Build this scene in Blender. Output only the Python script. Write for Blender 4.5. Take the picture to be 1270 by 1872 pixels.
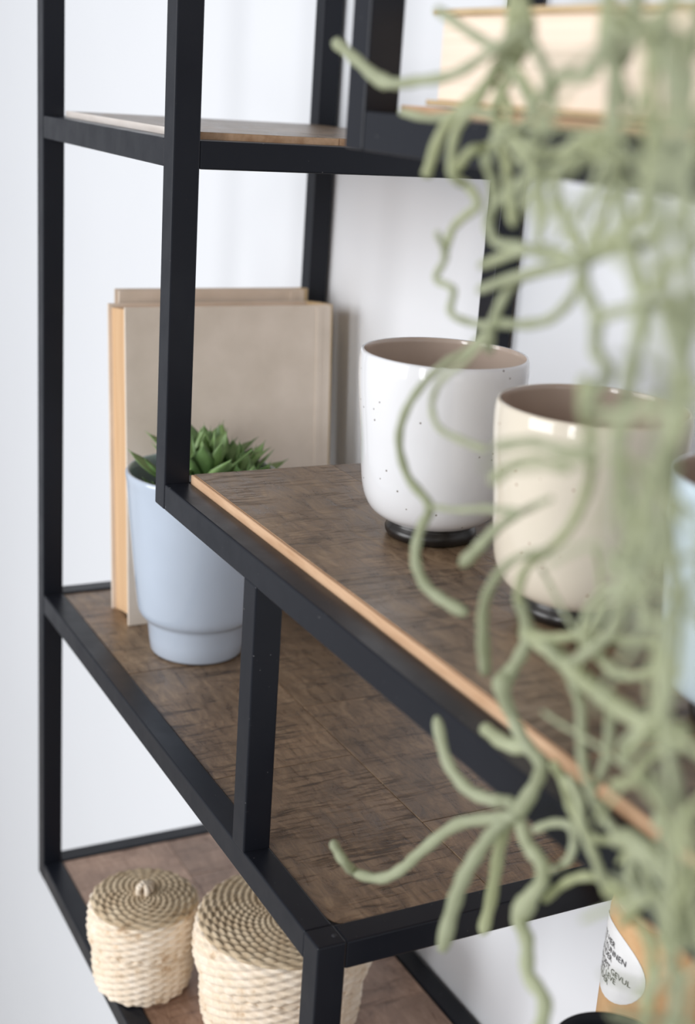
import bpy, bmesh, math, random
from mathutils import Vector, Matrix, noise
for o in list(bpy.data.objects): bpy.data.objects.remove(o)
scene = bpy.context.scene
COL = scene.collection
PI = math.pi

# ------------------------------------------------------------------ camera
# world: X towards the wall, Y along the wall away from the camera, Z up
CAM = Vector((-0.33859, -0.92322, 0.2894)); YAW, PITCH, ROLL, FPX = 0.49107, -0.30015, 0.06824, 2505.956
fwd = Vector((math.sin(YAW)*math.cos(PITCH), math.cos(YAW)*math.cos(PITCH), math.sin(PITCH)))
r0 = Vector((math.cos(YAW), -math.sin(YAW), 0)); u0 = r0.cross(fwd)
RT = r0*math.cos(ROLL) + u0*math.sin(ROLL); UP = -r0*math.sin(ROLL) + u0*math.cos(ROLL)
cd = bpy.data.cameras.new('camera'); cam = bpy.data.objects.new('camera', cd); COL.objects.link(cam)
cam.matrix_world = Matrix(((RT.x, UP.x, -fwd.x, CAM.x), (RT.y, UP.y, -fwd.y, CAM.y), (RT.z, UP.z, -fwd.z, CAM.z), (0, 0, 0, 1)))
cd.sensor_fit = 'VERTICAL'; cd.sensor_height = 36; cd.sensor_width = 24; cd.lens = FPX/1872*36
cd.clip_start = .02; cd.clip_end = 50
cd.dof.use_dof = True; cd.dof.focus_distance = 0.97; cd.dof.aperture_fstop = 5.0; cd.dof.aperture_blades = 0
scene.camera = cam

# ------------------------------------------------------------------ light
scene.view_settings.view_transform = 'Standard'; scene.view_settings.look = 'None'
scene.view_settings.gamma = 1; scene.view_settings.use_curve_mapping = False
scene.view_settings.exposure = 0.06
w = bpy.data.worlds.new('world'); scene.world = w; w.use_nodes = True
w.node_tree.nodes['Background'].inputs[0].default_value = (.93, .955, 1, 1)
w.node_tree.nodes['Background'].inputs[1].default_value = .47
def area(name, loc, target, sx, sy, power, col):
    l = bpy.data.lights.new(name, 'AREA'); l.shape = 'RECTANGLE'; l.size = sx; l.size_y = sy; l.energy = power; l.color = col
    o = bpy.data.objects.new(name, l); COL.objects.link(o); o.location = loc
    o.rotation_euler = (Vector(target)-Vector(loc)).to_track_quat('-Z', 'Y').to_euler(); return o
area('window_light', (-3.2, .3, .5), (.2, .1, -.1), 2.0, 2.2, 81, (.985, .99, 1))
area('window_light', (-2.0, -1.5, .45), (.1, -.1, -.1), .32, 1.6, 19, (.98, .99, 1))

# ------------------------------------------------------------------ helpers
def tag(o, label=None, cat=None, group=None, kind=None):
    for k, v in (('label', label), ('category', cat), ('group', group), ('kind', kind)):
        if v: o[k] = v
    return o
def empty(name, loc=(0, 0, 0)):
    o = bpy.data.objects.new(name, None); COL.objects.link(o); o.location = loc; o.empty_display_size = .02; return o
def link(name, me, mat, parent=None, loc=None):
    o = bpy.data.objects.new(name, me); COL.objects.link(o)
    if mat is not None and not me.materials: me.materials.append(mat)
    if loc is not None: o.location = loc
    if parent is not None: o.parent = parent
    return o
def finish(bm, name, smooth=False):
    me = bpy.data.meshes.new(name); bmesh.ops.recalc_face_normals(bm, faces=bm.faces); bm.to_mesh(me); bm.free()
    if smooth:
        for p in me.polygons: p.use_smooth = True
    return me
def box_bm(a, b, bevel=0, seg=1):
    bm = bmesh.new(); bmesh.ops.create_cube(bm, size=1)
    for v in bm.verts:
        v.co = Vector([(a[i]+b[i])/2 + v.co[i]*(b[i]-a[i]) for i in range(3)])
    if bevel: bmesh.ops.bevel(bm, geom=bm.edges[:], offset=bevel, segments=seg, profile=.5, affect='EDGES')
    return bm
def box(name, a, b, mat, parent=None, bevel=0, seg=1, smooth=False):
    return link(name, finish(box_bm(a, b, bevel, seg), name, smooth), mat, parent)
def lathe_me(name, prof, n=64, fn=None, closed_top=False, smooth=True):
    """prof: list of (r, z); r=0 ends are collapsed"""
    bm = bmesh.new(); rings = []
    for i, (r, z) in enumerate(prof):
        if r <= 1e-6: rings.append([bm.verts.new((0, 0, z))])
        else:
            ring = []
            for k in range(n):
                a = 2*PI*k/n
                rr, zz = fn(i, a, r, z) if fn else (r, z)
                ring.append(bm.verts.new((rr*math.cos(a), rr*math.sin(a), zz)))
            rings.append(ring)
    for A, B in zip(rings, rings[1:]):
        for k in range(n):
            k2 = (k+1) % n
            if len(A) == 1 and len(B) == 1: continue
            if len(A) == 1: bm.faces.new((A[0], B[k], B[k2]))
            elif len(B) == 1: bm.faces.new((A[k], A[k2], B[0]))
            else: bm.faces.new((A[k], A[k2], B[k2], B[k]))
    return finish(bm, name, smooth)
def catmull(pts, sub):
    out = []; n = len(pts)
    for i in range(n-1):
        p0, p1, p2, p3 = pts[max(i-1, 0)], pts[i], pts[i+1], pts[min(i+2, n-1)]
        for s in range(sub):
            t = s/sub; t2 = t*t; t3 = t2*t
            out.append(tuple(.5*((2*b)+(-a+c)*t+(2*a-5*b+4*c-d)*t2+(-a+3*b-3*c+d)*t3) for a, b, c, d in zip(p0, p1, p2, p3)))
    out.append(tuple(pts[-1])); return out
def smooth_prof(pts, sub=4): return catmull(pts, sub)
def at(px, py, X=None, depth=None):
    """point of the place seen at a pixel of the 1270x1872 frame, on the plane x = X"""
    d = fwd + RT*((px-635)/FPX) - UP*((py-936)/FPX)
    s = depth if depth is not None else (X-CAM.x)/d.x
    return CAM + d*s

# ------------------------------------------------------------------ materials
def mat(name, rough=.5, spec=.5, col=(.8, .8, .8), coat=0):
    m = bpy.data.materials.new(name); m.use_nodes = True; b = m.node_tree.nodes['Principled BSDF']
    b.inputs['Base Color'].default_value = (*col, 1); b.inputs['Roughness'].default_value = rough
    b.inputs['Specular IOR Level'].default_value = spec; b.inputs['Coat Weight'].default_value = coat
    b.inputs['Coat Roughness'].default_value = .05
    return m, m.node_tree.nodes, m.node_tree.links, b
def N(nodes, t, **kw):
    n = nodes.new(t)
    for k, v in kw.items():
        if k.startswith('i_'): n.inputs[k[2:]].default_value = v
        else: setattr(n, k, v)
    return n
def ramp(nodes, stops, interp='LINEAR'):
    r = nodes.new('ShaderNodeValToRGB'); r.color_ramp.interpolation = interp
    e = r.color_ramp.elements
    while len(e) < len(stops): e.new(.5)
    for el, (p, c) in zip(e, stops): el.position = p; el.color = (*c, 1) if len(c) == 3 else c
    return r
def srgb(r, g, b):
    f = lambda c: c/12.92 if c <= .04045 else ((c+.055)/1.055)**2.4
    return (f(r/255), f(g/255), f(b/255))

def wall_mat():
    m, n, l, b = mat('wall_paint', .85, .2)
    t = N(n, 'ShaderNodeTexCoord'); a = N(n, 'ShaderNodeTexNoise', i_Scale=3.0, i_Detail=3.0)
    l.new(t.outputs['Object'], a.inputs['Vector'])
    r = ramp(n, [(.3, srgb(231, 233, 237)), (.7, srgb(233, 235, 239))]); l.new(a.outputs['Fac'], r.inputs[0]); l.new(r.outputs[0], b.inputs['Base Color'])
    f = N(n, 'ShaderNodeTexNoise', i_Scale=220.0, i_Detail=2.0); l.new(t.outputs['Object'], f.inputs['Vector'])
    bp = N(n, 'ShaderNodeBump', i_Strength=.03, i_Distance=.001); l.new(f.outputs['Fac'], bp.inputs['Height']); l.new(bp.outputs[0], b.inputs['Normal'])
    return m
def metal_mat():
    m, n, l, b = mat('black_powder_coat', .35, .22, (.0115, .013, .0185))
    t = N(n, 'ShaderNodeTexCoord'); a = N(n, 'ShaderNodeTexNoise', i_Scale=45.0, i_Detail=4.0); l.new(t.outputs['Object'], a.inputs['Vector'])
    r = ramp(n, [(.35, (.30, .30, .30)), (.7, (.40, .40, .40))]); l.new(a.outputs['Fac'], r.inputs[0]); l.new(r.outputs[0], b.inputs['Roughness'])
    # little scratches and specks where the coat is chipped
    s = N(n, 'ShaderNodeTexNoise', i_Scale=420.0, i_Detail=1.0); l.new(t.outputs['Object'], s.inputs['Vector'])
    c = ramp(n, [(.77, (.0115, .013, .0185)), (.82, (.12, .12, .125))]); l.new(s.outputs['Fac'], c.inputs[0]); l.new(c.outputs[0], b.inputs['Base Color'])
    return m
def wood_mat(name, cols, warm=0):
    """rough sawn mango wood, grain along local X; per-plank variation through Object Info"""
    m, n, l, b = mat(name, .5, .5)
    t = N(n, 'ShaderNodeTexCoord'); oi = N(n, 'ShaderNodeObjectInfo')
    off = N(n, 'ShaderNodeVectorMath', operation='SCALE'); cmb = N(n, 'ShaderNodeCombineXYZ')
    for i in range(3): l.new(oi.outputs['Random'], cmb.inputs[i])
    l.new(cmb.outputs[0], off.inputs[0]); off.inputs['Scale'].default_value = 9.0
    ad = N(n, 'ShaderNodeVectorMath', operation='ADD'); l.new(t.outputs['Object'], ad.inputs[0]); l.new(off.outputs[0], ad.inputs[1])
    def ns(scale, det, rough=.6, dist=0):
        mp = N(n, 'ShaderNodeMapping'); mp.inputs['Scale'].default_value = scale; l.new(ad.outputs[0], mp.inputs[0])
        x = N(n, 'ShaderNodeTexNoise', i_Scale=1.0, i_Detail=det, i_Roughness=rough, i_Distortion=dist); l.new(mp.outputs[0], x.inputs['Vector']); return x
    g = ns((120, 34, 60), 6, .7, .8); r1 = ramp(n, [(.25, cols[0]), (.5, cols[1]), (.75, cols[2])]); l.new(g.outputs['Fac'], r1.inputs[0])
    big = ns((12, 20, 10), 3, .5, .4); r2 = ramp(n, [(.3, (.76, .75, .74)), (.7, (1.12, 1.1, 1.08))]); l.new(big.outputs['Fac'], r2.inputs[0])
    mx = N(n, 'ShaderNodeMix', data_type='RGBA', blend_type='MULTIPLY'); mx.inputs[0].default_value = 1; l.new(r1.outputs[0], mx.inputs[6]); l.new(r2.outputs[0], mx.inputs[7])
    # dark broken saw marks across the plank
    s = ns((26, 210, 80), 5, .72, .5); msk = ns((14, 26, 14), 3, .6, 0)
    rs = ramp(n, [(.51, (0, 0, 0)), (.62, (1, 1, 1))]); l.new(s.outputs['Fac'], rs.inputs[0])
    rm = ramp(n, [(.38, (0, 0, 0)), (.56, (1, 1, 1))]); l.new(msk.outputs['Fac'], rm.inputs[0])
    mm = N(n, 'ShaderNodeMath', operation='MULTIPLY'); l.new(rs.outputs[0], mm.inputs[0]); l.new(rm.outputs[0], mm.inputs[1])
    m2 = N(n, 'ShaderNodeMath', operation='MULTIPLY'); l.new(mm.outputs[0], m2.inputs[0]); m2.inputs[1].default_value = .72
    mx2 = N(n, 'ShaderNodeMix', data_type='RGBA', blend_type='MIX'); l.new(m2.outputs[0], mx2.inputs[0]); l.new(mx.outputs[2], mx2.inputs[6]); mx2.inputs[7].default_value = (*cols[3], 1)
    hv = N(n, 'ShaderNodeHueSaturation'); l.new(mx2.outputs[2], hv.inputs['Color'])
    mr = N(n, 'ShaderNodeMapRange'); l.new(oi.outputs['Random'], mr.inputs[0]); mr.inputs[3].default_value = .85; mr.inputs[4].default_value = 1.12; l.new(mr.outputs[0], hv.inputs['Value'])
    l.new(hv.outputs[0], b.inputs['Base Color'])
    bp = N(n, 'ShaderNodeBump', i_Strength=.25, i_Distance=.0012); sb = N(n, 'ShaderNodeMath', operation='SUBTRACT'); l.new(g.outputs['Fac'], sb.inputs[0]); l.new(mm.outputs[0], sb.inputs[1])
    l.new(sb.outputs[0], bp.inputs['Height']); l.new(bp.outputs[0], b.inputs['Normal'])
    rr = ramp(n, [(.3, (.24, .24, .24)), (.7, (.42, .42, .42))]); l.new(g.outputs['Fac'], rr.inputs[0]); l.new(rr.outputs[0], b.inputs['Roughness'])
    return m
def noisy(name, c1, c2, scale, rough=.6, spec=.4, bump=0, detail=3, stretch=(1, 1, 1), coat=0):
    m, n, l, b = mat(name, rough, spec, c1, coat)
    t = N(n, 'ShaderNodeTexCoord'); mp = N(n, 'ShaderNodeMapping'); mp.inputs['Scale'].default_value = stretch; l.new(t.outputs['Object'], mp.inputs[0])
    a = N(n, 'ShaderNodeTexNoise', i_Scale=scale, i_Detail=detail); l.new(mp.outputs[0], a.inputs['Vector'])
    r = ramp(n, [(.32, c1), (.68, c2)]); l.new(a.outputs['Fac'], r.inputs[0]); l.new(r.outputs[0], b.inputs['Base Color'])
    if bump:
        bp = N(n, 'ShaderNodeBump', i_Strength=bump, i_Distance=.001); l.new(a.outputs['Fac'], bp.inputs['Height']); l.new(bp.outputs[0], b.inputs['Normal'])
    return m
def glaze(name, c, speck=None, thresh=.12, rough=.12):
    m, n, l, b = mat(name, rough, .5, c, .35)
    t = N(n, 'ShaderNodeTexCoord'); a = N(n, 'ShaderNodeTexNoise', i_Scale=14.0, i_Detail=3.0); l.new(t.outputs['Object'], a.inputs['Vector'])
    r = ramp(n, [(.3, tuple(x*.95 for x in c)), (.7, tuple(min(1, x*1.03) for x in c))]); l.new(a.outputs['Fac'], r.inputs[0])
    out = r.outputs[0]
    if speck:
        v = N(n, 'ShaderNodeTexVoronoi', i_Scale=190.0); l.new(t.outputs['Object'], v.inputs['Vector'])
        rs = ramp(n, [(thresh, (1, 1, 1)), (thresh+.05, (0, 0, 0))]); l.new(v.outputs['Distance'], rs.inputs[0])
        sp = N(n, 'ShaderNodeSeparateColor'); l.new(v.outputs['Color'], sp.inputs[0])
        gt = N(n, 'ShaderNodeMath', operation='GREATER_THAN'); l.new(sp.outputs[0], gt.inputs[0]); gt.inputs[1].default_value = .86
        mu = N(n, 'ShaderNodeMath', operation='MULTIPLY'); l.new(rs.outputs[0], mu.inputs[0]); l.new(gt.outputs[0], mu.inputs[1])
        mx = N(n, 'ShaderNodeMix', data_type='RGBA'); l.new(mu.outputs[0], mx.inputs[0]); l.new(out, mx.inputs[6]); mx.inputs[7].default_value = (*speck, 1); out = mx.outputs[2]
    l.new(out, b.inputs['Base Color']); return m

M = {}
M['wall'] = wall_mat()
M['floor'] = noisy('oak_floor', srgb(178, 172, 164), srgb(196, 190, 182), 6, .5, .4, 0, 4, (1, 12, 1))
M['metal'] = metal_mat()
M['wood'] = wood_mat('mango_wood', [srgb(84, 66, 50), srgb(128, 106, 84), srgb(164, 140, 113), srgb(42, 31, 23)])
M['wood_red'] = wood_mat('mango_wood_reddish', [srgb(134, 104, 86), srgb(170, 138, 118), srgb(194, 164, 144), srgb(104, 76, 60)])
M['edge'] = noisy('raw_wood_edge', srgb(192, 152, 118), srgb(222, 186, 152), 120, .7, .3, .3, 4, (1, .15, 1))
M['edge_glare'] = noisy('wood_edge_painted_glare', srgb(214, 204, 196), srgb(232, 224, 218), 120, .6, .3, .3, 4, (1, .15, 1))  # top board's edge: glare of the bright wall painted in as whitish wood
M['white_glaze'] = glaze('white_speckled_glaze', srgb(232, 232, 234), srgb(96, 78, 62), .10)
M['cream_glaze'] = glaze('cream_speckled_glaze', srgb(226, 216, 198), srgb(150, 104, 76), .10)
M['blue_glaze'] = glaze('pale_blue_glaze', srgb(206, 222, 231), srgb(120, 130, 140), .06)
M['inner_glaze'] = glaze('beige_inner_glaze', srgb(196, 178, 164), None, .1, .15)
M['black_foot'] = noisy('black_clay_foot', (.012, .010, .009), (.022, .018, .016), 60, .28, .5)
M['pot'] = glaze('blue_grey_pot_glaze', srgb(188, 199, 214), None, .1, .16)
M['vase_black'] = noisy('matt_black_glaze', (.010, .011, .015), (.016, .017, .022), 40, .5, .2)
M['soil'] = noisy('potting_soil', (.02, .014, .01), (.06, .045, .03), 300, .95, .1, .8)
M['cover'] = noisy('aged_cream_cover', srgb(222, 208, 192), srgb(234, 220, 205), 26, .75, .25, .08, 4)
M['cover_edge'] = noisy('aged_tan_cover', srgb(190, 166, 128), srgb(206, 182, 146), 40, .75, .25, .08, 4)
M['pages'] = noisy('yellowed_pages', srgb(202, 164, 126), srgb(220, 186, 148), 60, .85, .15, .25, 4, (1, 9, .15))
M['pages_lying'] = noisy('pale_pages', srgb(240, 220, 200), srgb(250, 232, 214), 60, .85, .15, .25, 4, (.1, .1, 9))
def straw(name, c):
    m, n, l, b = mat(name, .75, .25)
    t = N(n, 'ShaderNodeTexCoord'); a = N(n, 'ShaderNodeTexNoise', i_Scale=55.0, i_Detail=5.0, i_Roughness=.65); l.new(t.outputs['Object'], a.inputs['Vector'])
    r = ramp(n, [(.25, c[0]), (.42, c[1]), (.75, c[2])]); l.new(a.outputs['Fac'], r.inputs[0]); l.new(r.outputs[0], b.inputs['Base Color'])
    f = N(n, 'ShaderNodeTexNoise', i_Scale=700.0, i_Detail=2.0); mp = N(n, 'ShaderNodeMapping'); mp.inputs['Scale'].default_value = (1, 1, 3); l.new(t.outputs['Object'], mp.inputs[0]); l.new(mp.outputs[0], f.inputs['Vector'])
    bp = N(n, 'ShaderNodeBump', i_Strength=.4, i_Distance=.0008); l.new(f.outputs['Fac'], bp.inputs['Height']); l.new(bp.outputs[0], b.inputs['Normal'])
    return m
M['straw'] = straw('seagrass_pale', [srgb(190, 154, 114), srgb(234, 216, 192), srgb(250, 238, 222)])
M['straw_shaded'] = straw('seagrass_painted_shade', [srgb(140, 114, 86), srgb(196, 174, 144), srgb(222, 204, 176)])  # lid tops: shade from the shelf above painted in as darker straw
M['leaf'] = noisy('succulent_leaf', srgb(96, 128, 70), srgb(130, 158, 100), 60, .42, .4)
M['leaf_dark'] = noisy('succulent_leaf_dark', srgb(74, 104, 58), srgb(104, 134, 80), 60, .42, .4)
M['tan'] = noisy('kraft_tan', srgb(206, 164, 118), srgb(220, 180, 134), 60, .6, .3)
M['paper'] = noisy('white_label_paper', srgb(236, 236, 236), srgb(244, 244, 244), 60, .7, .3)
M['ink'] = mat('black_ink', .6, .3, (.03, .03, .035))[0]
M['stem'] = None
def stem_mat():
    m, n, l, b = mat('sage_green_stem', .62, .3)
    t = N(n, 'ShaderNodeTexCoord'); oi = N(n, 'ShaderNodeObjectInfo')
    a = N(n, 'ShaderNodeTexNoise', i_Scale=45.0, i_Detail=3.0); l.new(t.outputs['Object'], a.inputs['Vector'])
    r = ramp(n, [(.3, srgb(168, 172, 138)), (.7, srgb(206, 210, 182))]); l.new(a.outputs['Fac'], r.inputs[0])
    r2 = ramp(n, [(0, srgb(178, 185, 154)), (.5, srgb(206, 212, 184)), (1, srgb(202, 208, 158))]); l.new(oi.outputs['Random'], r2.inputs[0])
    mx = N(n, 'ShaderNodeMix', data_type='RGBA'); mx.inputs[0].default_value = .5; l.new(r.outputs[0], mx.inputs[6]); l.new(r2.outputs[0], mx.inputs[7]); l.new(mx.outputs[2], b.inputs['Base Color'])
    tr = N(n, 'ShaderNodeBsdfTranslucent'); l.new(mx.outputs[2], tr.inputs['Color']); ms = N(n, 'ShaderNodeMixShader'); ms.inputs[0].default_value = .42
    out = n['Material Output']; l.new(b.outputs[0], ms.inputs[1]); l.new(tr.outputs[0], ms.inputs[2]); l.new(ms.outputs[0], out.inputs['Surface'])
    return m
M['stem'] = stem_mat()

# ------------------------------------------------------------------ setting
T = .02                                   # tube
YL, YP, YQ, Y2 = .33807, -.17325, -.2906, -.2785
ZM, ZB, ZT, Z2, ZC = -.21159, -.51691, .24756, .27859, 0.0
XB = .27368; XW = XB + T                  # wall side of the frame
YN = -.74                                 # near end of the unit, out of view
ZTOP = .60
WALL = XW + .004
tag(box('wall_back', (WALL, -3.2, -2.05), (WALL+.12, 4.5, 1.5), M['wall']), kind='structure')
tag(box('floor', (-3.2, -3.2, -2.10), (WALL+.12, 4.5, -2.05), M['floor']), kind='structure')
tag(box('baseboard_back', (WALL-.012, -3.2, -2.05), (WALL, 4.5, -1.97), M['wall']), kind='structure')

# ------------------------------------------------------------------ shelf unit
unit = empty('shelving_unit', (0, 0, ZB-T))
tag(unit, 'black metal frame wall shelving unit with rough brown wooden shelves', 'shelf')
UO = Vector((0, 0, ZB-T))
def ubox(name, a, b, m=None, bevel=.0012, parent=unit):
    me = finish(box_bm(a, b, bevel, 2), name); me.transform(Matrix.Translation(-UO)); return link(name, me, m or M['metal'], parent)
e = .0003
def post(x, y, z0, z1): ubox('post', (x, y, z0), (x+T, y+T, z1))
def rail_y(x, y0, y1, z): ubox('rail', (x+e, y0, z-T), (x+T-e, y1, z-e))
def rail_x(y, z, x0=T, x1=XB): ubox('rail', (x0, y+e, z-T), (x1, y+T-e, z-e))
# far bay: L, F and their wall side twins
post(0, YL, ZB-T, ZTOP); post(XB, YL, ZB-T, ZTOP)
post(0, 0, ZC-T, ZTOP); post(XB, 0, ZC-T, ZTOP)
post(0, YP, ZM-.0013, ZC-T+.0012); post(XB, YP, ZM-.0013, ZC-T+.0012)
post(0, YQ, ZB-.0012, ZM); post(XB, YQ, ZB-.0012, ZM)
post(0, Y2, Z2-T, ZTOP); post(XB, Y2, Z2-T, ZTOP)
post(0, YN, ZB-T, ZTOP); post(XB, YN, ZB-T, ZTOP)
for x in (0, XB):
    rail_y(x, T, YL, ZT); rail_y(x, YQ+T, YL, ZM); rail_y(x, YN+T, YL, ZB); rail_y(x, YN+T, 0, ZC); rail_y(x, YN+T, Y2, Z2)
    rail_y(x, T, YL, ZTOP); rail_y(x, YN+T, Y2, ZTOP); rail_y(x, Y2+T, 0, ZTOP)
for y, z in ((YL, ZT), (0, ZT), (YL, ZM), (YQ, ZM), (YL, ZB), (YN, ZB), (0, ZC), (YN, ZC), (Y2, Z2), (YN, Z2), (YL, ZTOP), (0, ZTOP), (Y2, ZTOP), (YN, ZTOP)):
    rail_x(y, z)
# boards made of short rough sawn planks
rng = random.Random(4)
def rot_plank_mesh(w, l, th, edge):
    bm = box_bm((-w/2, -l/2, -th), (w/2, l/2, 0), .0006, 1)
    me = finish(bm, 'plank'); me.materials.append(M['wood']); me.materials.append(M['edge'])
    return me
def board(y0, y1, ztop, th, wood, proud, pl=.16, cut_corner=False, edge=None):
    x0, x1 = T+.0006, XB-.0006
    sub = ubox('shelf_board', (x0+.001, y0+.001, ztop-th-.004), (x1-.001, y1-.001, ztop-th+.0002), M['edge'] if proud else M['metal'], 0)
    if proud:
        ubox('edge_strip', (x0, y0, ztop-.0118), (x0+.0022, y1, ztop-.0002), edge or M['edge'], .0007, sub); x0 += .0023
    xm = .138
    for (a, b, ph) in ((x0, xm, 0), (xm, x1, .45)):
        n = max(1, round((y1-y0)/pl)); L = (y1-y0)/n
        cuts = [y0] + [y0+(k+ph)*L for k in range(1 if ph == 0 else 0, n if ph == 0 else n)] + [y1]
        for c0, c1 in zip(cuts, cuts[1:]):
            if c1-c0 < .004: continue
            g = .00025; cx, cy = (a+b)/2, (c0+c1)/2; dz = rng.uniform(-.0005, .0003)
            corner = cut_corner and a == x0 and c0 == y0
            if corner:
                bm = bmesh.new(); R = .012; pts = [(b-g, c0+g), (b-g, c1-g), (a+g, c1-g)]
                for k in range(7):
                    t = PI + k*PI/2/6; pts.append((a+g+R+R*math.cos(t), c0+g+R+R*math.sin(t)))
                f = bm.faces.new([bm.verts.new((x-cx, y-cy, 0)) for x, y in pts])
                ex = bmesh.ops.extrude_face_region(bm, geom=[f]); bmesh.ops.translate(bm, verts=[v for v in ex['geom'] if isinstance(v, bmesh.types.BMVert)], vec=(0, 0, -th))
            else:
                bm = box_bm((a+g-cx, c0+g-cy, -th), (b-g-cx, c1-g-cy, 0), .0002, 1)
            me = finish(bm, 'plank'); me.materials.append(wood); me.materials.append(M['edge'])
            if proud:
                for p in me.polygons:
                    if abs(p.normal.z) < .3: p.material_index = 1
            o = link('plank', me, None, sub); o.location = Vector((cx, cy, ztop+dz)) - UO
    return sub
board(.0205, YL-.0005, ZT+.005, .012, M['wood'], True, edge=M['edge_glare'])
board(YN+.021, -.0005, ZC+.006, .012, M['wood'], True, .21)
board(YN+.021, Y2-.0005, Z2+.004, .012, M['wood'], True)
board(YQ+.0205, YL-.0005, ZM-.002, .012, M['wood'], False, .21, True)
board(YN+.021, YL-.0005, ZB-.002, .012, M['wood_red'], False, .13)
board(YN+.021, Y2-.0005, ZTOP+.004, .012, M['wood'], True)
# round-nosed corner gusset with a screw hole at the corner Q
gus = ubox('corner_plate', (T-.001, YQ+T-.001, ZM-.006), (T+.016, YQ+T+.016, ZM-.0029), M['metal'], .0005)
hole = lathe_me('screw_hole', [(0, 0), (.0019, 0), (.0019, .0004), (0, .0004)], 12)
link('screw_hole', hole, M['ink'], unit).location = Vector((.0155, YQ+.0085, ZM-.0001)) - UO

# ------------------------------------------------------------------ cups
ZCB = ZC + .0065
outer = smooth_prof([(.0295, .0115), (.0345, .0135), (.0420, .0195), (.0470, .0300), (.0495, .0450), (.0512, .0650), (.0532, .0850), (.0548, .1030), (.0552, .1160), (.0546, .1222)], 4)
lip = [(.0538, .1238), (.0526, .1236)]
inner = smooth_prof([(.0518, .1215), (.0520, .1100), (.0500, .0700), (.0470, .0400), (.0380, .0220), (.0200, .0175), (0, .0170)], 4)
foot = [(0, 0), (.0270, 0), (.0292, .0008), (.0305, .0030), (.0308, .0050), (.0300, .0072), (.0284, .0088), (.0280, .0100), (.0284, .0125), (0, .0125)]
def cup(name, label, loc, glz, seed):
    t = empty(name, loc); tag(t, label, 'cup', 'footed stoneware cups in a row')
    random.seed(seed); p1 = random.random()*6
    wob = lambda i, a, r, z: (r*(1+.006*math.sin(2*a+p1)+.003*math.sin(5*a+z*60)), z)
    body = link('body', lathe_me('body', [(0, .0115)]+outer+lip, 96, wob), glz, t)
    link('inside', lathe_me('inside', lip[-1:]+inner, 96, wob), M['inner_glaze'], body)
    link('foot', lathe_me('foot', foot, 64), M['black_foot'], t)
    return t
cup('cup', 'white speckled glazed cup with black foot on the wooden shelf', (.1241, -.1769, ZCB), M['white_glaze'], 1)
cup('cup', 'cream glazed cup with black foot, between the white and pale blue cups', (.1310, -.3270, ZCB), M['cream_glaze'], 2)
cup('cup', 'pale blue glazed cup behind the hanging plant at the right edge', (.1290, -.4800, ZCB), M['blue_glaze'], 3)

# ------------------------------------------------------------------ potted succulent
ZMB = ZM - .0018
pot = empty('potted_succulent', (.0975, .1690, ZMB))
tag(pot, 'pale blue ceramic pot with a green succulent beside the upright book', 'potted plant')
pp = [(0, 0), (.0385, 0), (.0412, .0012), (.0425, .0035), (.0440, .0150), (.0458, .0300), (.0468, .0330)] + \
     smooth_prof([(.0490, .0345), (.0520, .0370), (.0545, .0420), (.0560, .0520), (.0595, .0850), (.0635, .1250), (.0668, .1610)], 4) + \
     [(.0676, .1660), (.0676, .1690), (.0668, .1704), (.0652, .1706), (.0640, .1695), (.0632, .1640), (.0600, .1400), (.0590, .1350), (0, .1350)]
link('pot_body', lathe_me('pot_body', pp, 96), M['pot'], pot)
soil = lathe_me('soil', [(0, .1480), (.02, .1478), (.04, .1462), (.0605, .1440), (.0605, .1400), (0, .1400)], 40, lambda i, a, r, z: (r, z+.0015*math.sin(7*a+i*2)*math.cos(3*a)))
link('soil', soil, M['soil'], pot)
def leaf_mesh(L, W, th, curl):
    bm = bmesh.new(); secs = 7; ring = 6; rows = []
    for i in range(secs):
        s = i/(secs-1)
        wdt = W*(.45+1.1*math.sin(PI*min(1, s*.62+.12))**1.0-.55)*(1 if s < .7 else max(0, 1-((s-.7)/.3)**1.6))
        wdt = max(wdt, W*.02); tk = th*(1-.75*s)
        x = s*L; z = curl*s*s*L; row = []
        for k in range(ring):
            a = 2*PI*k/ring; row.append(bm.verts.new((x, wdt*math.cos(a), z + tk*.5*math.sin(a) + .25*wdt*abs(math.cos(a))**2)))
        rows.append(row)
    for A, B in zip(rows, rows[1:]):
        for k in range(ring): bm.faces.new((A[k], A[(k+1) % ring], B[(k+1) % ring], B[k]))
    tip = bm.verts.new((L*1.10, 0, curl*1.15*L)); bm.faces.new(rows[0][::-1])
    for k in range(ring): bm.faces.new((rows[-1][k], rows[-1][(k+1) % ring], tip))
    return finish(bm, 'leaf', True)
leafA = leaf_mesh(.040, .0078, .0045, .22); leafA.materials.append(M['leaf'])
leafB = leaf_mesh(.034, .0074, .0042, .30); leafB.materials.append(M['leaf_dark'])
rl = random.Random(11)
def rosette(cx, cy, cz, n, scale, lean=(0, 0)):
    for k in range(n):
        f = k/(n-1); az = k*2.39996 + rl.uniform(-.15, .15); el = math.radians(12 + 70*f + rl.uniform(-6, 6)); s = scale*(1.05-.35*f)*rl.uniform(.92, 1.08)
        o = link('leaf', leafA if rl.random() < .6 else leafB, None, pot)
        d = Vector((math.cos(az)*math.cos(el)+lean[0], math.sin(az)*math.cos(el)+lean[1], math.sin(el))).normalized()
        side = Vector((0, 0, 1)).cross(d).normalized(); upv = d.cross(side)
        rot = Matrix((d, side, upv)).transposed().to_4x4()
        o.matrix_local = Matrix.Translation((cx, cy, cz)) @ rot @ Matrix.Scale(s, 4)
rosette(.000, -.006, .160, 17, 1.38); rosette(.036, .004, .156, 15, 1.15, (.35, 0)); rosette(-.024, .012, .156, 14, 1.1, (-.1, .1))
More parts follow.
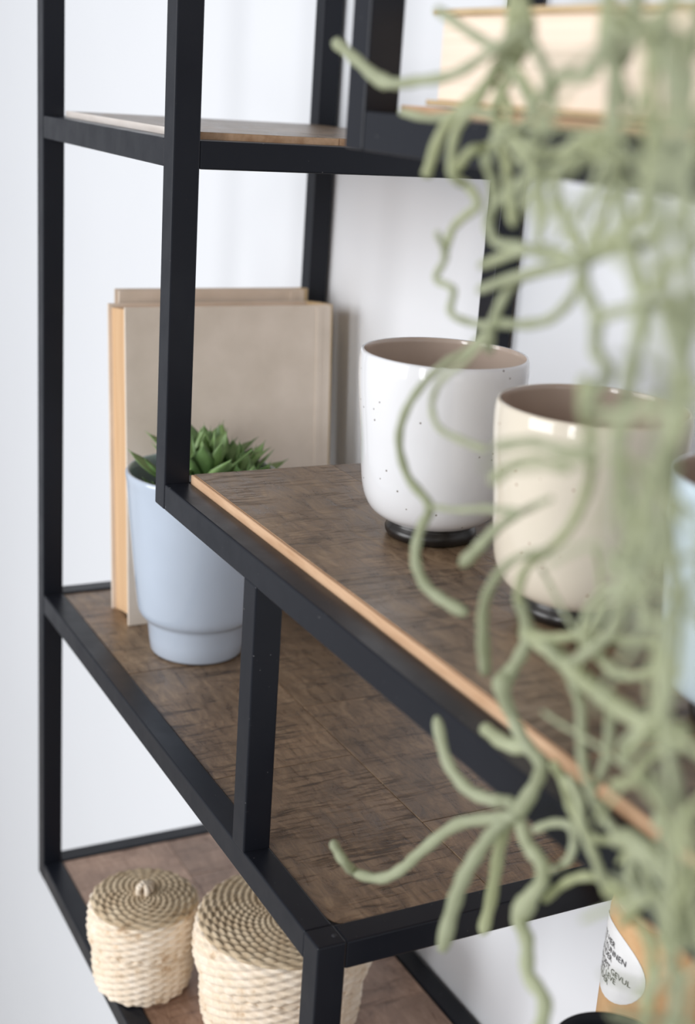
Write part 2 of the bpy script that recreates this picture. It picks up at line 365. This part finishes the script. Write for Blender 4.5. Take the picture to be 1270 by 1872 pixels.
rosette(.014, .034, .160, 15, 1.36); rosette(.032, -.026, .153, 13, 1.0, (.25, -.15)); rosette(-.034, -.020, .148, 11, .85, (-.3, -.15))

# ------------------------------------------------------------------ books
def upright_book(name, label, x0, x1, yb, thick, h, lean, thin=.0025, spread=0):
    """stands on the shelf, spine at the wall, fore-edge to the room; leans away by `lean` rad"""
    t = empty(name, (x0, yb, ZMB)); tag(t, label, 'book')
    W = x1-x0
    def slab(nm, y0, y1, za, zb, xa, xb, m, bev=.0006):
        return link(nm, finish(box_bm((xa, y0, za), (xb, y1, zb), bev, 1), nm), m, t)
    slab('front_cover', 0, thin, 0, h, 0, W, M['cover'])
    slab('back_cover', thick-thin, thick, 0, h, 0, W, M['cover'])
    # text block, fore-edge slightly hollow
    bm = bmesh.new(); n = 8; lo = []; hi = []
    prof = [(.004+.0035*math.sin(PI*k/n), thin+(thick-2*thin)*k/n) for k in range(n+1)] + [(W-.004, thick-thin), (W-.004, thin)]
    lo = [bm.verts.new((x, y, .004)) for x, y in prof]; hi = [bm.verts.new((x, y, h-.004)) for x, y in prof]
    bm.faces.new(lo[::-1]); bm.faces.new(hi)
    for k in range(len(prof)): bm.faces.new((lo[k], lo[(k+1) % len(prof)], hi[(k+1) % len(prof)], hi[k]))
    link('page_block', finish(bm, 'page_block'), M['pages'], t)
    # rounded spine
    bm = bmesh.new(); n = 10; A = []; B = []
    for k in range(n+1):
        a = -PI/2+PI*k/n; y = thick/2+thick/2*math.sin(a)*.999; x = W+.006*math.cos(a)
        A.append(bm.verts.new((x, y, 0))); B.append(bm.verts.new((x, y, h)))
    A += [bm.verts.new((W-.003, thick, 0)), bm.verts.new((W-.003, 0, 0))]; B += [bm.verts.new((W-.003, thick, h)), bm.verts.new((W-.003, 0, h))]
    bm.faces.new(A[::-1]); bm.faces.new(B)
    for k in range(len(A)): bm.faces.new((A[k], A[(k+1) % len(A)], B[(k+1) % len(A)], B[k]))
    link('spine', finish(bm, 'spine'), M['cover_edge'], t)
    # pressed hinge groove, a slim ridge on the cover
    slab('hinge_ridge', -.0008, .0004, .002, h-.002, W-.016, W-.010, M['cover'], .0003)
    t.rotation_euler = (-lean, 0, 0)
    return t
upright_book('book', 'thick old cream book standing upright behind the blue pot, yellowed pages', .055, .264, .2380, .052, .301, .092)
upright_book('book', 'thin tan book standing behind the thick cream book', .068, .262, .3175, .014, .306, .018)
def lying_book(label, x0, x1, y0, y1, z0, thick):
    t = empty('book', (x0, y0, z0)); tag(t, label, 'book'); W = x1-x0; Ln = y1-y0; c = .003
    def slab(nm, a, b, m, bev=.0005): return link(nm, finish(box_bm(a, b, bev, 1), nm), m, t)
    slab('back_cover', (0, 0, 0), (W, Ln, c), M['cover_edge']); slab('front_cover', (0, 0, thick-c), (W, Ln, thick), M['cover_edge'])
    slab('page_block', (.004, .004, c), (W-.004, Ln-.005, thick-c), M['pages_lying']); slab('spine', (W-.003, 0, 0), (W+.001, Ln, thick), M['cover_edge'])
    return t
lying_book('thick book with pale pages lying flat on the upper shelf behind the plant', .030, .200, -.600, -.2880, Z2+.0043, .0465)

# ------------------------------------------------------------------ seagrass baskets
def weave(prof_fn, rows, stakes, amp, per=4, n=None):
    """prof_fn(u, v): row u in 0..rows -> (r, z, nr, nz)"""
    n = n or stakes*6
    bm = bmesh.new(); rings = []
    for i in range(rows*per+1):
        u = i/per; row = min(int(u), rows-1); fr = u-row; r, z, nr, nz = prof_fn(u)
        hump = math.sqrt(max(0, 1-(2*fr-1)**2)) if 0 < fr < 1 else 0
        ring = []
        for k in range(n):
            a = 2*PI*k/n; ph = a*stakes/2 + PI*row
            d = amp*(.55*hump + 1.15*hump*math.cos(ph) + .25*noise.noise((math.cos(a)*r*160, math.sin(a)*r*160, z*160+row)))
            zz = .35*amp*math.sin(ph)*hump
            rr = max(r+nr*d, .0004)
            ring.append(bm.verts.new((rr*math.cos(a), rr*math.sin(a), z+nz*d+zz*(1-abs(nz)))))
        rings.append(ring)
    for A, B in zip(rings, rings[1:]):
        for k in range(n): bm.faces.new((A[k], A[(k+1) % n], B[(k+1) % n], B[k]))
    return bm
def path_fn(pts):
    """pts (r,z) polyline sampled evenly by arc length -> f(u in 0..rows)"""
    fine = smooth_prof(pts, 12); cum = [0]
    for a, b in zip(fine, fine[1:]): cum.append(cum[-1]+math.hypot(b[0]-a[0], b[1]-a[1]))
    def f(u, rows):
        s = u/rows*cum[-1]; k = 0
        while k < len(cum)-2 and cum[k+1] < s: k += 1
        t = (s-cum[k])/max(1e-9, cum[k+1]-cum[k]); a, b = fine[k], fine[k+1]
        tx, tz = b[0]-a[0], b[1]-a[1]; L = math.hypot(tx, tz) or 1
        return a[0]+tx*t, a[1]+tz*t, tz/L, -tx/L
    return f, cum[-1]
def basket(label, loc, R, hb, hl, knob, rowh, stakes, rot=0, dome=.004):
    t = empty('basket', loc); t.rotation_euler.z = rot; tag(t, label, 'basket', 'lidded seagrass baskets')
    amp = rowh*.40
    f, L = path_fn([(R*.83, .001), (R*.90, hb*.25), (R*.925, hb*.6), (R*.92, hb), (R*.91, hb+.004)]); rows = max(3, round(L/rowh))
    bm = weave(lambda u: f(u, rows), rows, stakes, amp)
    bot = [v for v in bm.verts[:stakes*6]]; bm.faces.new(bot[::-1])
    link('basket_body', finish(bm, 'basket_body', True), M['straw'], t)
    f2, L2 = path_fn([(R*.985, hb+.002), (R*1.02, hb+hl*.30), (R*1.0, hb+hl*.8), (R*.975, hb+hl)]); rows2 = max(2, round(L2/rowh))
    lid = link('lid', finish(weave(lambda u: f2(u, rows2), rows2, stakes, amp), 'lid', True), M['straw'], t)
    f3, L3 = path_fn([(R*.985, hb+hl-.0005), (R*.9, hb+hl+.0030), (R*.5, hb+hl+.002+dome), (.0015, hb+hl+.002+dome)]); rows3 = round(L3/(rowh*.9))
    link('lid_top', finish(weave(lambda u: f3(u, rows3), rows3, stakes, amp*.8), 'lid_top', True), M['straw_shaded'], lid)
    link('lid_rim', finish(weave(lambda u: (R*.985+.0022*math.cos(u*PI), hb+.001+.0022*math.sin(u*PI), math.cos(u*PI), math.sin(u*PI)), 1, stakes*2, .0012, 6, stakes*6), 'lid_rim', True), M['straw'], lid)
    if knob:
        # twisted loop knob
        bm = bmesh.new()
        zk = hb+hl+.003+dome
        for q, (rad, tx) in enumerate(((.0075, 0), (.0065, 1.3), (.006, 2.4))):
            pts = [(rad*math.cos(a)*math.cos(tx), rad*math.cos(a)*math.sin(tx), zk+.0035+rad*.8*math.sin(a)) for a in [2*PI*k/16 for k in range(16)]]
            for i in range(16):
                a = Vector(pts[i]); b = Vector(pts[(i+1) % 16]); m4 = Matrix.Translation((a+b)/2) @ (b-a).to_track_quat('Z', 'Y').to_matrix().to_4x4()
                bmesh.ops.create_cone(bm, cap_ends=True, segments=7, radius1=.0026, radius2=.0023, depth=(b-a).length*1.25, matrix=m4)
        link('knob', finish(bm, 'knob', True), M['straw'], lid)
    return t
ZBB = ZB - .0018
basket('small round seagrass basket with knobbed lid on the lowest shelf', (.0330, .1130, ZB+.0003), .0490, .050, .036, True, .0036, 30, .3)
basket('larger tall seagrass basket beside the small knobbed one', (.1290, .0170, ZBB), .0770, .066, .040, False, .0038, 44, .1)

# ------------------------------------------------------------------ jars below the cup shelf
jar = empty('labelled_jar', (.230, -.345, ZBB)); tag(jar, 'tan jar with a white oval printed label below the cup shelf', 'jar')
JR = .040; JH = .314
link('jar_body', lathe_me('jar_body', [(0, 0), (.036, 0), (.0385, .0015), (.040, .005), (.040, JH-.006), (.0392, JH-.0025), (.036, JH), (0, JH)], 64), M['tan'], jar)
link('jar_lid', lathe_me('jar_lid', [(0, JH), (.0345, JH), (.0362, JH+.002), (.0365, JH+.010), (.0350, JH+.0125), (0, JH+.0130)], 48), M['edge'], jar)
AZ = math.atan2(-.345-CAM.y, .230-CAM.x) + PI     # direction from the jar to the viewer's side of the room
LZ = .2780; LA = AZ - math.radians(66)
def wrapj(u, v, rr): a = LA + u/JR; return Vector((rr*math.cos(a), rr*math.sin(a), LZ+v))
bm = bmesh.new(); nr, nc = 8, 40; c0 = bm.verts.new(wrapj(0, 0, JR+.0004)); prev = None
for i in range(1, nr+1):
    ring = [bm.verts.new(wrapj(.036*i/nr*math.cos(2*PI*k/nc), 0.0270*i/nr*math.sin(2*PI*k/nc), JR+.0004)) for k in range(nc)]
    for k in range(nc):
        if prev is None: bm.faces.new((c0, ring[k], ring[(k+1) % nc]))
        else: bm.faces.new((prev[k], ring[k], ring[(k+1) % nc], prev[(k+1) % nc]))
    prev = ring
lab = link('paper_label', finish(bm, 'paper_label', True), M['paper'], jar)
def text_on_jar(s, u, v, size):
    cu = bpy.data.curves.new('printed_text', 'FONT'); cu.body = s; cu.size = size; cu.resolution_u = 3
    o = bpy.data.objects.new('tmp', cu); COL.objects.link(o)
    me = bpy.data.meshes.new_from_object(o.evaluated_get(bpy.context.evaluated_depsgraph_get())); bpy.data.objects.remove(o)
    for vv in me.vertices: vv.co = wrapj(u+vv.co.x, v+vv.co.y, JR+.0008)
    me.materials.clear(); link('printed_text', me, M['ink'], lab)
for s, u, v in (('TE HER', -.010, .0110), ('TE KUNNEN', -.012, .0058), ('ANDER', -.012, .0008), ('DE PROFIT GEVUL', -.022, -.0056), ('EN HET LEVE', -.020, -.0106), ('ANDER', -.013, -.0154)):
    text_on_jar(s, u, v*1.1, .0060)
vase = empty('ridged_vase', (.128, -.418, ZBB)); tag(vase, 'black round vase with ridged rim at the bottom of the picture', 'vase')
vp = [(0, 0), (.030, 0), (.034, .004), (.044, .08), (.047, .16), (.043, .24), (.0365, .272), (.037, .280), (.036, .2825), (.0368, .285), (.0358, .2875), (.035, .289), (.0335, .2875), (.032, .280), (.03, .26), (0, .25)]
link('vase_body', lathe_me('vase_body', vp, 64), M['vase_black'], vase)
#PLANT
SPRAYS = [(1180, 60, -.14, 5, .04), (1110, 30, -.11, 3, .035), (1240, 110, -.15, 4, .035), (1190, 220, -.14, 4, .035), (1120, 250, -.09, 6, .04), (1050, 250, -.08, 4, .03),
    (985, 235, -.07, 5, .03), (1235, 320, -.15, 5, .035), (1210, 420, -.14, 4, .035), (1240, 560, -.15, 5, .035), 
    (1215, 740, -.15, 6, .035), (1130, 830, -.13, 5, .035), (1190, 940, -.13, 6, .035), 
    (1120, 1030, -.11, 5, .04), (1230, 1100, -.12, 5, .035), (1060, 1165, -.05, 4, .04),
    (1225, 1340, -.09, 4, .04), (1140, 1400, -.05, 3, .04), (1245, 1500, -.09, 5, .04), (1150, 1545, -.05, 4, .04), (1230, 1610, -.08, 5, .04),
    (1235, 1710, -.09, 5, .03), (1255, 1790, -.09, 5, .03), (1255, 1870, -.09, 4, .03)]
# ------------------------------------------------------------------ hanging plant in front of the shelves
plant = empty('hanging_plant', (.12, -.50, ZTOP+.0045))
tag(plant, 'pale sage green trailing plant with curling stems hanging in front of the shelves', 'plant')
PO = Vector(plant.location)
def tube(name, pts, radii, parent, sides=8):
    bm = bmesh.new(); P = [Vector(q) for q in pts]; rings = []
    t0 = (P[1]-P[0]).normalized(); nrm = t0.orthogonal().normalized()
    for i, q in enumerate(P):
        t = (P[min(i+1, len(P)-1)]-P[max(i-1, 0)]).normalized()
        nrm = (nrm-t*nrm.dot(t)).normalized(); b = t.cross(nrm)
        rings.append([bm.verts.new(q+(nrm*math.cos(2*PI*k/sides)+b*math.sin(2*PI*k/sides))*radii[i]) for k in range(sides)])
    for A, B in zip(rings, rings[1:]):
        for k in range(sides): bm.faces.new((A[k], A[(k+1) % sides], B[(k+1) % sides], B[k]))
    a = bm.verts.new(P[0]-t0*radii[0]*.6); tn = (P[-1]-P[-2]).normalized(); z = bm.verts.new(P[-1]+tn*radii[-1]*.9)
    for k in range(sides):
        bm.faces.new((rings[0][(k+1) % sides], rings[0][k], a)); bm.faces.new((rings[-1][k], rings[-1][(k+1) % sides], z))
    me = finish(bm, name, True); me.transform(Matrix.Translation(-PO)); return link(name, me, M['stem'], parent)
rp = random.Random(7)
def stem3(pts, r0, r1, sub=4, knobs=()):
    c = catmull([tuple(q) for q in pts], sub); n = len(c)
    rad = []
    for i in range(n):
        s = i/(n-1); r = r0+(r1-r0)*s
        r *= 1 + .10*math.sin(i*1.7+r0*9000)
        for kx, kr in knobs: r += kr*math.exp(-((s-kx)/.06)**2)
        if i == n-1: r *= .72
        rad.append(r)
    return tube('stem', c, rad, plant)
def trace(pix, Xa, Xb=None, r0=.0019, r1=.0017, knobs=()):
    """a stem through points of the room that lie between the planes x = Xa and x = Xb"""
    Xb = Xa if Xb is None else Xb; n = len(pix); out = []
    for i, (x, y) in enumerate(pix):
        X = Xa+(Xb-Xa)*i/max(1, n-1) + (rp.uniform(-.005, .005) if 0 < i else 0); out.append(at(x, y, X))
    return stem3(out, r0, r1, 5, knobs)
H = -.022
# lowest spray
trace([(950, 1100), (964, 1150), (960, 1180), (937, 1222), (917, 1256), (937, 1313), (961, 1361), (989, 1397), (977, 1437), (947, 1484)], -.03, H, .0028, .0029, ((.42, .0014), (.98, .001)))
trace([(947, 1484), (929, 1466), (893, 1461), (852, 1441), (816, 1389), (798, 1313)], H, -.035, .0028, .0027)
trace([(947, 1484), (933, 1493), (893, 1497), (832, 1509), (768, 1558), (735, 1588), (695, 1606), (650, 1595), (625, 1570), (609, 1541)], H, -.03, .0030, .0026)
trace([(947, 1484), (913, 1509), (880, 1550), (848, 1602), (828, 1658), (808, 1735)], H, -.05, .0029, .0034)
trace([(945, 1488), (923, 1513), (911, 1562), (897, 1646), (882, 1705)], H, -.02, .0030, .0028)
trace([(947, 1484), (963, 1542), (989, 1578), (989, 1614), (968, 1642), (950, 1680), (963, 1721), (965, 1781), (995, 1830), (985, 1890)], H, -.05, .0030, .0030, ((.5, .0016),))
trace([(888, 1333), (925, 1360), (958, 1366)], -.02, -.03, .0030, .0034)
trace([(977, 1517), (1009, 1505), (1041, 1509), (1049, 1538), (1037, 1574), (1006, 1592)], -.025)
trace([(995, 1645), (1033, 1614), (1073, 1602), (1115, 1615), (1160, 1650)], -.03)
trace([(997, 1176), (1032, 1220), (1050, 1260), (1061, 1300), (1063, 1381), (1081, 1453), (1101, 1490), (1133, 1533)], -.04)
trace([(1073, 1248), (1100, 1262), (1113, 1293), (1113, 1341), (1107, 1389), (1085, 1440)], -.04)
trace([(963, 1155), (1001, 1184), (1033, 1212), (1073, 1248), (1113, 1281), (1162, 1313), (1200, 1332), (1250, 1340)], -.03, -.06, .0036, .0034)
trace([(963, 1160), (1017, 1166), (1065, 1160), (1121, 1168), (1200, 1178)], -.04)
trace([(1065, 1160), (1093, 1196), (1121, 1228), (1162, 1236), (1202, 1220)], -.04)
trace([(1202, 1180), (1208, 1230), (1206, 1290), (1180, 1335), (1145, 1385)], -.06)
trace([(1145, 1400), (1137, 1365), (1162, 1341), (1202, 1349), (1242, 1373)], -.05)
trace([(1242, 1362), (1192, 1381), (1168, 1405), (1153, 1430), (1118, 1432)], -.06)
trace([(1170, 1415), (1214, 1445), (1214, 1477), (1196, 1510)], -.05)
trace([(1037, 1421), (1057, 1461), (1065, 1517), (1089, 1574), (1105, 1625)], -.04)
trace([(1010, 1395), (1030, 1430), (1045, 1480), (1080, 1530), (1140, 1535)], -.03)
trace([(1133, 1533), (1154, 1536), (1202, 1574), (1230, 1602), (1242, 1658), (1262, 1720)], -.04, -.08, .0036, .0034)
trace([(1158, 1536), (1150, 1590), (1162, 1634), (1200, 1640)], -.04)
trace([(1275, 1470), (1240, 1520), (1222, 1580), (1225, 1660), (1250, 1740)], -.08)
trace([(1275, 1590), (1225, 1625), (1170, 1650), (1135, 1690)], -.06)
trace([(1105, 1625), (1140, 1650), (1185, 1720), (1190, 1800), (1175, 1880)], -.06)
# around the cream and white cups
trace([(893, 600), (852, 642), (816, 662), (775, 700), (742, 750), (729, 808), (746, 873), (785, 925), (768, 968), (759, 1020), (776, 1068), (811, 1098), (850, 1120)], -.06, -.03, .0012, .0029)
trace([(893, 610), (850, 660), (806, 695), (789, 740), (802, 782), (846, 806), (890, 823)], -.07, -.06, .0012, .0013)
trace([(785, 925), (833, 932), (889, 930), (950, 938)], -.05, -.07, .0011, .0016)
trace([(1005, 912), (950, 938), (905, 968), (872, 1003), (846, 1030)], -.07, -.04, .0010, .0029)
trace([(1000, 1005), (945, 1020), (910, 1050), (886, 1098), (882, 1155), (887, 1228)], -.07, -.03, .0010, .0030)
trace([(906, 817), (971, 808), (1023, 821), (1085, 830)], -.09)
trace([(900, 880), (940, 850), (985, 842), (1040, 860)], -.09)
trace([(1071, 690), (1066, 743), (1079, 804), (1079, 873), (1055, 940), (1020, 990), (960, 1040), (945, 1100)], -.10, -.05)
trace([(1192, 726), (1153, 756), (1092, 752), (1066, 745)], -.10)
trace([(1258, 690), (1240, 787), (1209, 830), (1188, 882), (1170, 950), (1175, 1010)], -.11, -.09, .0022, .0019)
trace([(1209, 981), (1175, 968), (1136, 1012), (1110, 1050)], -.09)
trace([(1214, 1003), (1153, 1046), (1118, 1090), (1085, 1150)], -.08, -.05)
trace([(1155, 1045), (1165, 1080), (1178, 1140)], -.08)
# upper hubs
trace([(893, 642), (900, 593), (920, 545), (950, 510), (1005, 495)], -.05)
trace([(900, 593), (870, 592), (824, 573), (828, 529), (796, 509), (814, 469), (798, 425)], -.05, -.06, .0016, .0014)
trace([(900, 590), (961, 593), (1009, 581), (1049, 537), (1065, 480)], -.05, -.07)
trace([(1065, 478), (1001, 469), (945, 449), (909, 445), (893, 417), (897, 385), (937, 344), (966, 318)], -.07, -.06)
trace([(1065, 478), (1017, 489), (945, 505), (876, 530)], -.07, -.06, .0022, .0019)
trace([(1040, 470), (990, 455), (945, 461), (878, 486)], -.07, -.06, .002, .0018)
trace([(1065, 478), (1049, 441), (1021, 370), (1014, 330)], -.07)
trace([(1065, 478), (1089, 433), (1103, 393), (1121, 344)], -.07)
trace([(1065, 478), (1121, 457), (1170, 449), (1215, 410)], -.08)
trace([(1065, 478), (1067, 521), (1089, 577), (1089, 642), (1113, 682), (1089, 714), (1066, 745)], -.08, -.10, .0022, .0019)
trace([(1275, 540), (1214, 557), (1150, 565), (1090, 580)], -.09)
trace([(1275, 450), (1225, 490), (1190, 530), (1160, 550)], -.09)
trace([(812, 469), (826, 420), (850, 395), (874, 373), (855, 340), (826, 318), (832, 243), (874, 185), (906, 121), (960, 65)], -.05, -.07, .0016, .002)
trace([(780, 318), (808, 240), (853, 190), (895, 148), (927, 105), (967, 58)], -.05, -.07, .0024, .002)
trace([(836, 308), (860, 276), (893, 268), (921, 240), (930, 195), (905, 150)], -.06)
trace([(884, 285), (900, 340), (898, 400)], -.06)
trace([(905, 240), (923, 290), (929, 360), (938, 412)], -.06)
trace([(915, 235), (940, 270), (977, 316), (989, 350), (984, 440)], -.07)
trace([(915, 235), (965, 270), (1009, 284), (1057, 260), (1110, 235)], -.07)
trace([(985, 320), (1040, 300), (1090, 275), (1120, 230)], -.07)
trace([(616, 79), (653, 111), (690, 143), (720, 153), (758, 149), (827, 137), (895, 95), (960, 45)], -.05, -.08, .0028, .0016, ((.32, .001),))
trace([(800, 18), (864, 63), (916, 95), (945, 140), (969, 200), (948, 237), (900, 255)], -.07)
trace([(1011, 215), (1006, 158), (1032, 137), (1075, 142), (1096, 95), (1120, 20)], -.08)
trace([(1127, 40), (1112, 105), (1133, 148), (1150, 200)], -.09)
trace([(1190, 30), (1230, 60), (1275, 95)], -.10)
trace([(958, 50), (985, 100), (1000, 150), (980, 200), (1010, 240)], -.08)
trace([(735, 205), (790, 216), (850, 205), (905, 210)], -.05, -.06, .0018, .0016)
# long main stems down from the planter on the shelf above
def main(pix, Xs, r0=.0024, r1=.0022):
    n = len(pix); pts = [at(x, y, X) for (x, y), X in zip(pix, Xs)]
    top = pts[0]; rim = Vector((-.005, max(-.62, min(-.40, top.y)), ZTOP+.075)); start = Vector((.07, -.5, ZTOP+.06))
    over = Vector((-.035, (rim.y+top.y)/2, ZTOP+.02))
    stem3([start, rim, over] + pts, r0, r1, 6)
main([(945, -60), (955, 0), (967, 58), (935, 130), (905, 200), (915, 235)], [-.05, -.06, -.07, -.065, -.06, -.06])
main([(1120, -60), (1150, 20), (1185, 60), (1187, 170), (1185, 338), (1150, 420), (1065, 478)], [-.06, -.08, -.1, -.1, -.09, -.08, -.075], .0022, .0018)
main([(1240, -60), (1215, 60), (1225, 200), (1195, 330), (1215, 500), (1258, 690)], [-.08, -.1, -.12, -.12, -.12, -.11], .0022, .0018)
main([(1180, -80), (1130, 100), (1120, 240), (1140, 400), (1170, 560), (1150, 700), (1130, 850), (1160, 1000), (1120, 1150), (1040, 1215)], [-.05, -.06, -.07, -.08, -.09, -.09, -.09, -.08, -.06, -.04], .0024, .0022)
main([(1290, -40), (1262, 150), (1245, 350), (1262, 560), (1235, 760), (1225, 960), (1235, 1180), (1215, 1330), (1240, 1480), (1215, 1640), (1235, 1800), (1220, 1900)], [-.07, -.09, -.1, -.1, -.1, -.09, -.08, -.07, -.07, -.07, -.06, -.06], .0021, .0019)
# side sprays: a node with a handful of curling shoots
def spray(px, py, X, n, L):
    c = at(px, py, X)
    for k in range(n):
        d = Vector((rp.gauss(0, .6), rp.gauss(0, 1), rp.gauss(-.15, .9))).normalized(); curl = Vector((rp.gauss(0, .4), rp.gauss(0, .8), rp.gauss(-.35, .6)))
        pts = [c]; q = c.copy(); step = L*rp.uniform(.7, 1.25)/4
        for s in range(4):
            q = q + d*step; d = (d + curl*.42).normalized(); curl = curl*.9 + Vector((rp.gauss(0, .2), rp.gauss(0, .2), rp.gauss(0, .2)))
            if q.x > -.012: q.x = -.012 - rp.random()*.01
            pts.append(q.copy())
        r = rp.uniform(.0007, .0012); stem3(pts, r*1.12, r, 4)
for px, py, X, n, L in SPRAYS: spray(px, py, X, n, L)
# planter that carries it, on the top shelf of the unit
link('planter', lathe_me('planter', [(0, 0), (.055, 0), (.058, .003), (.072, .070), (.073, .074), (.070, .075), (.067, .070), (.064, .056), (0, .056)], 48), M['pot'], plant)
link('soil', lathe_me('soil', [(0, .064), (.03, .063), (.0655, .061), (.0655, .0562), (0, .0562)], 32), M['soil'], plant)
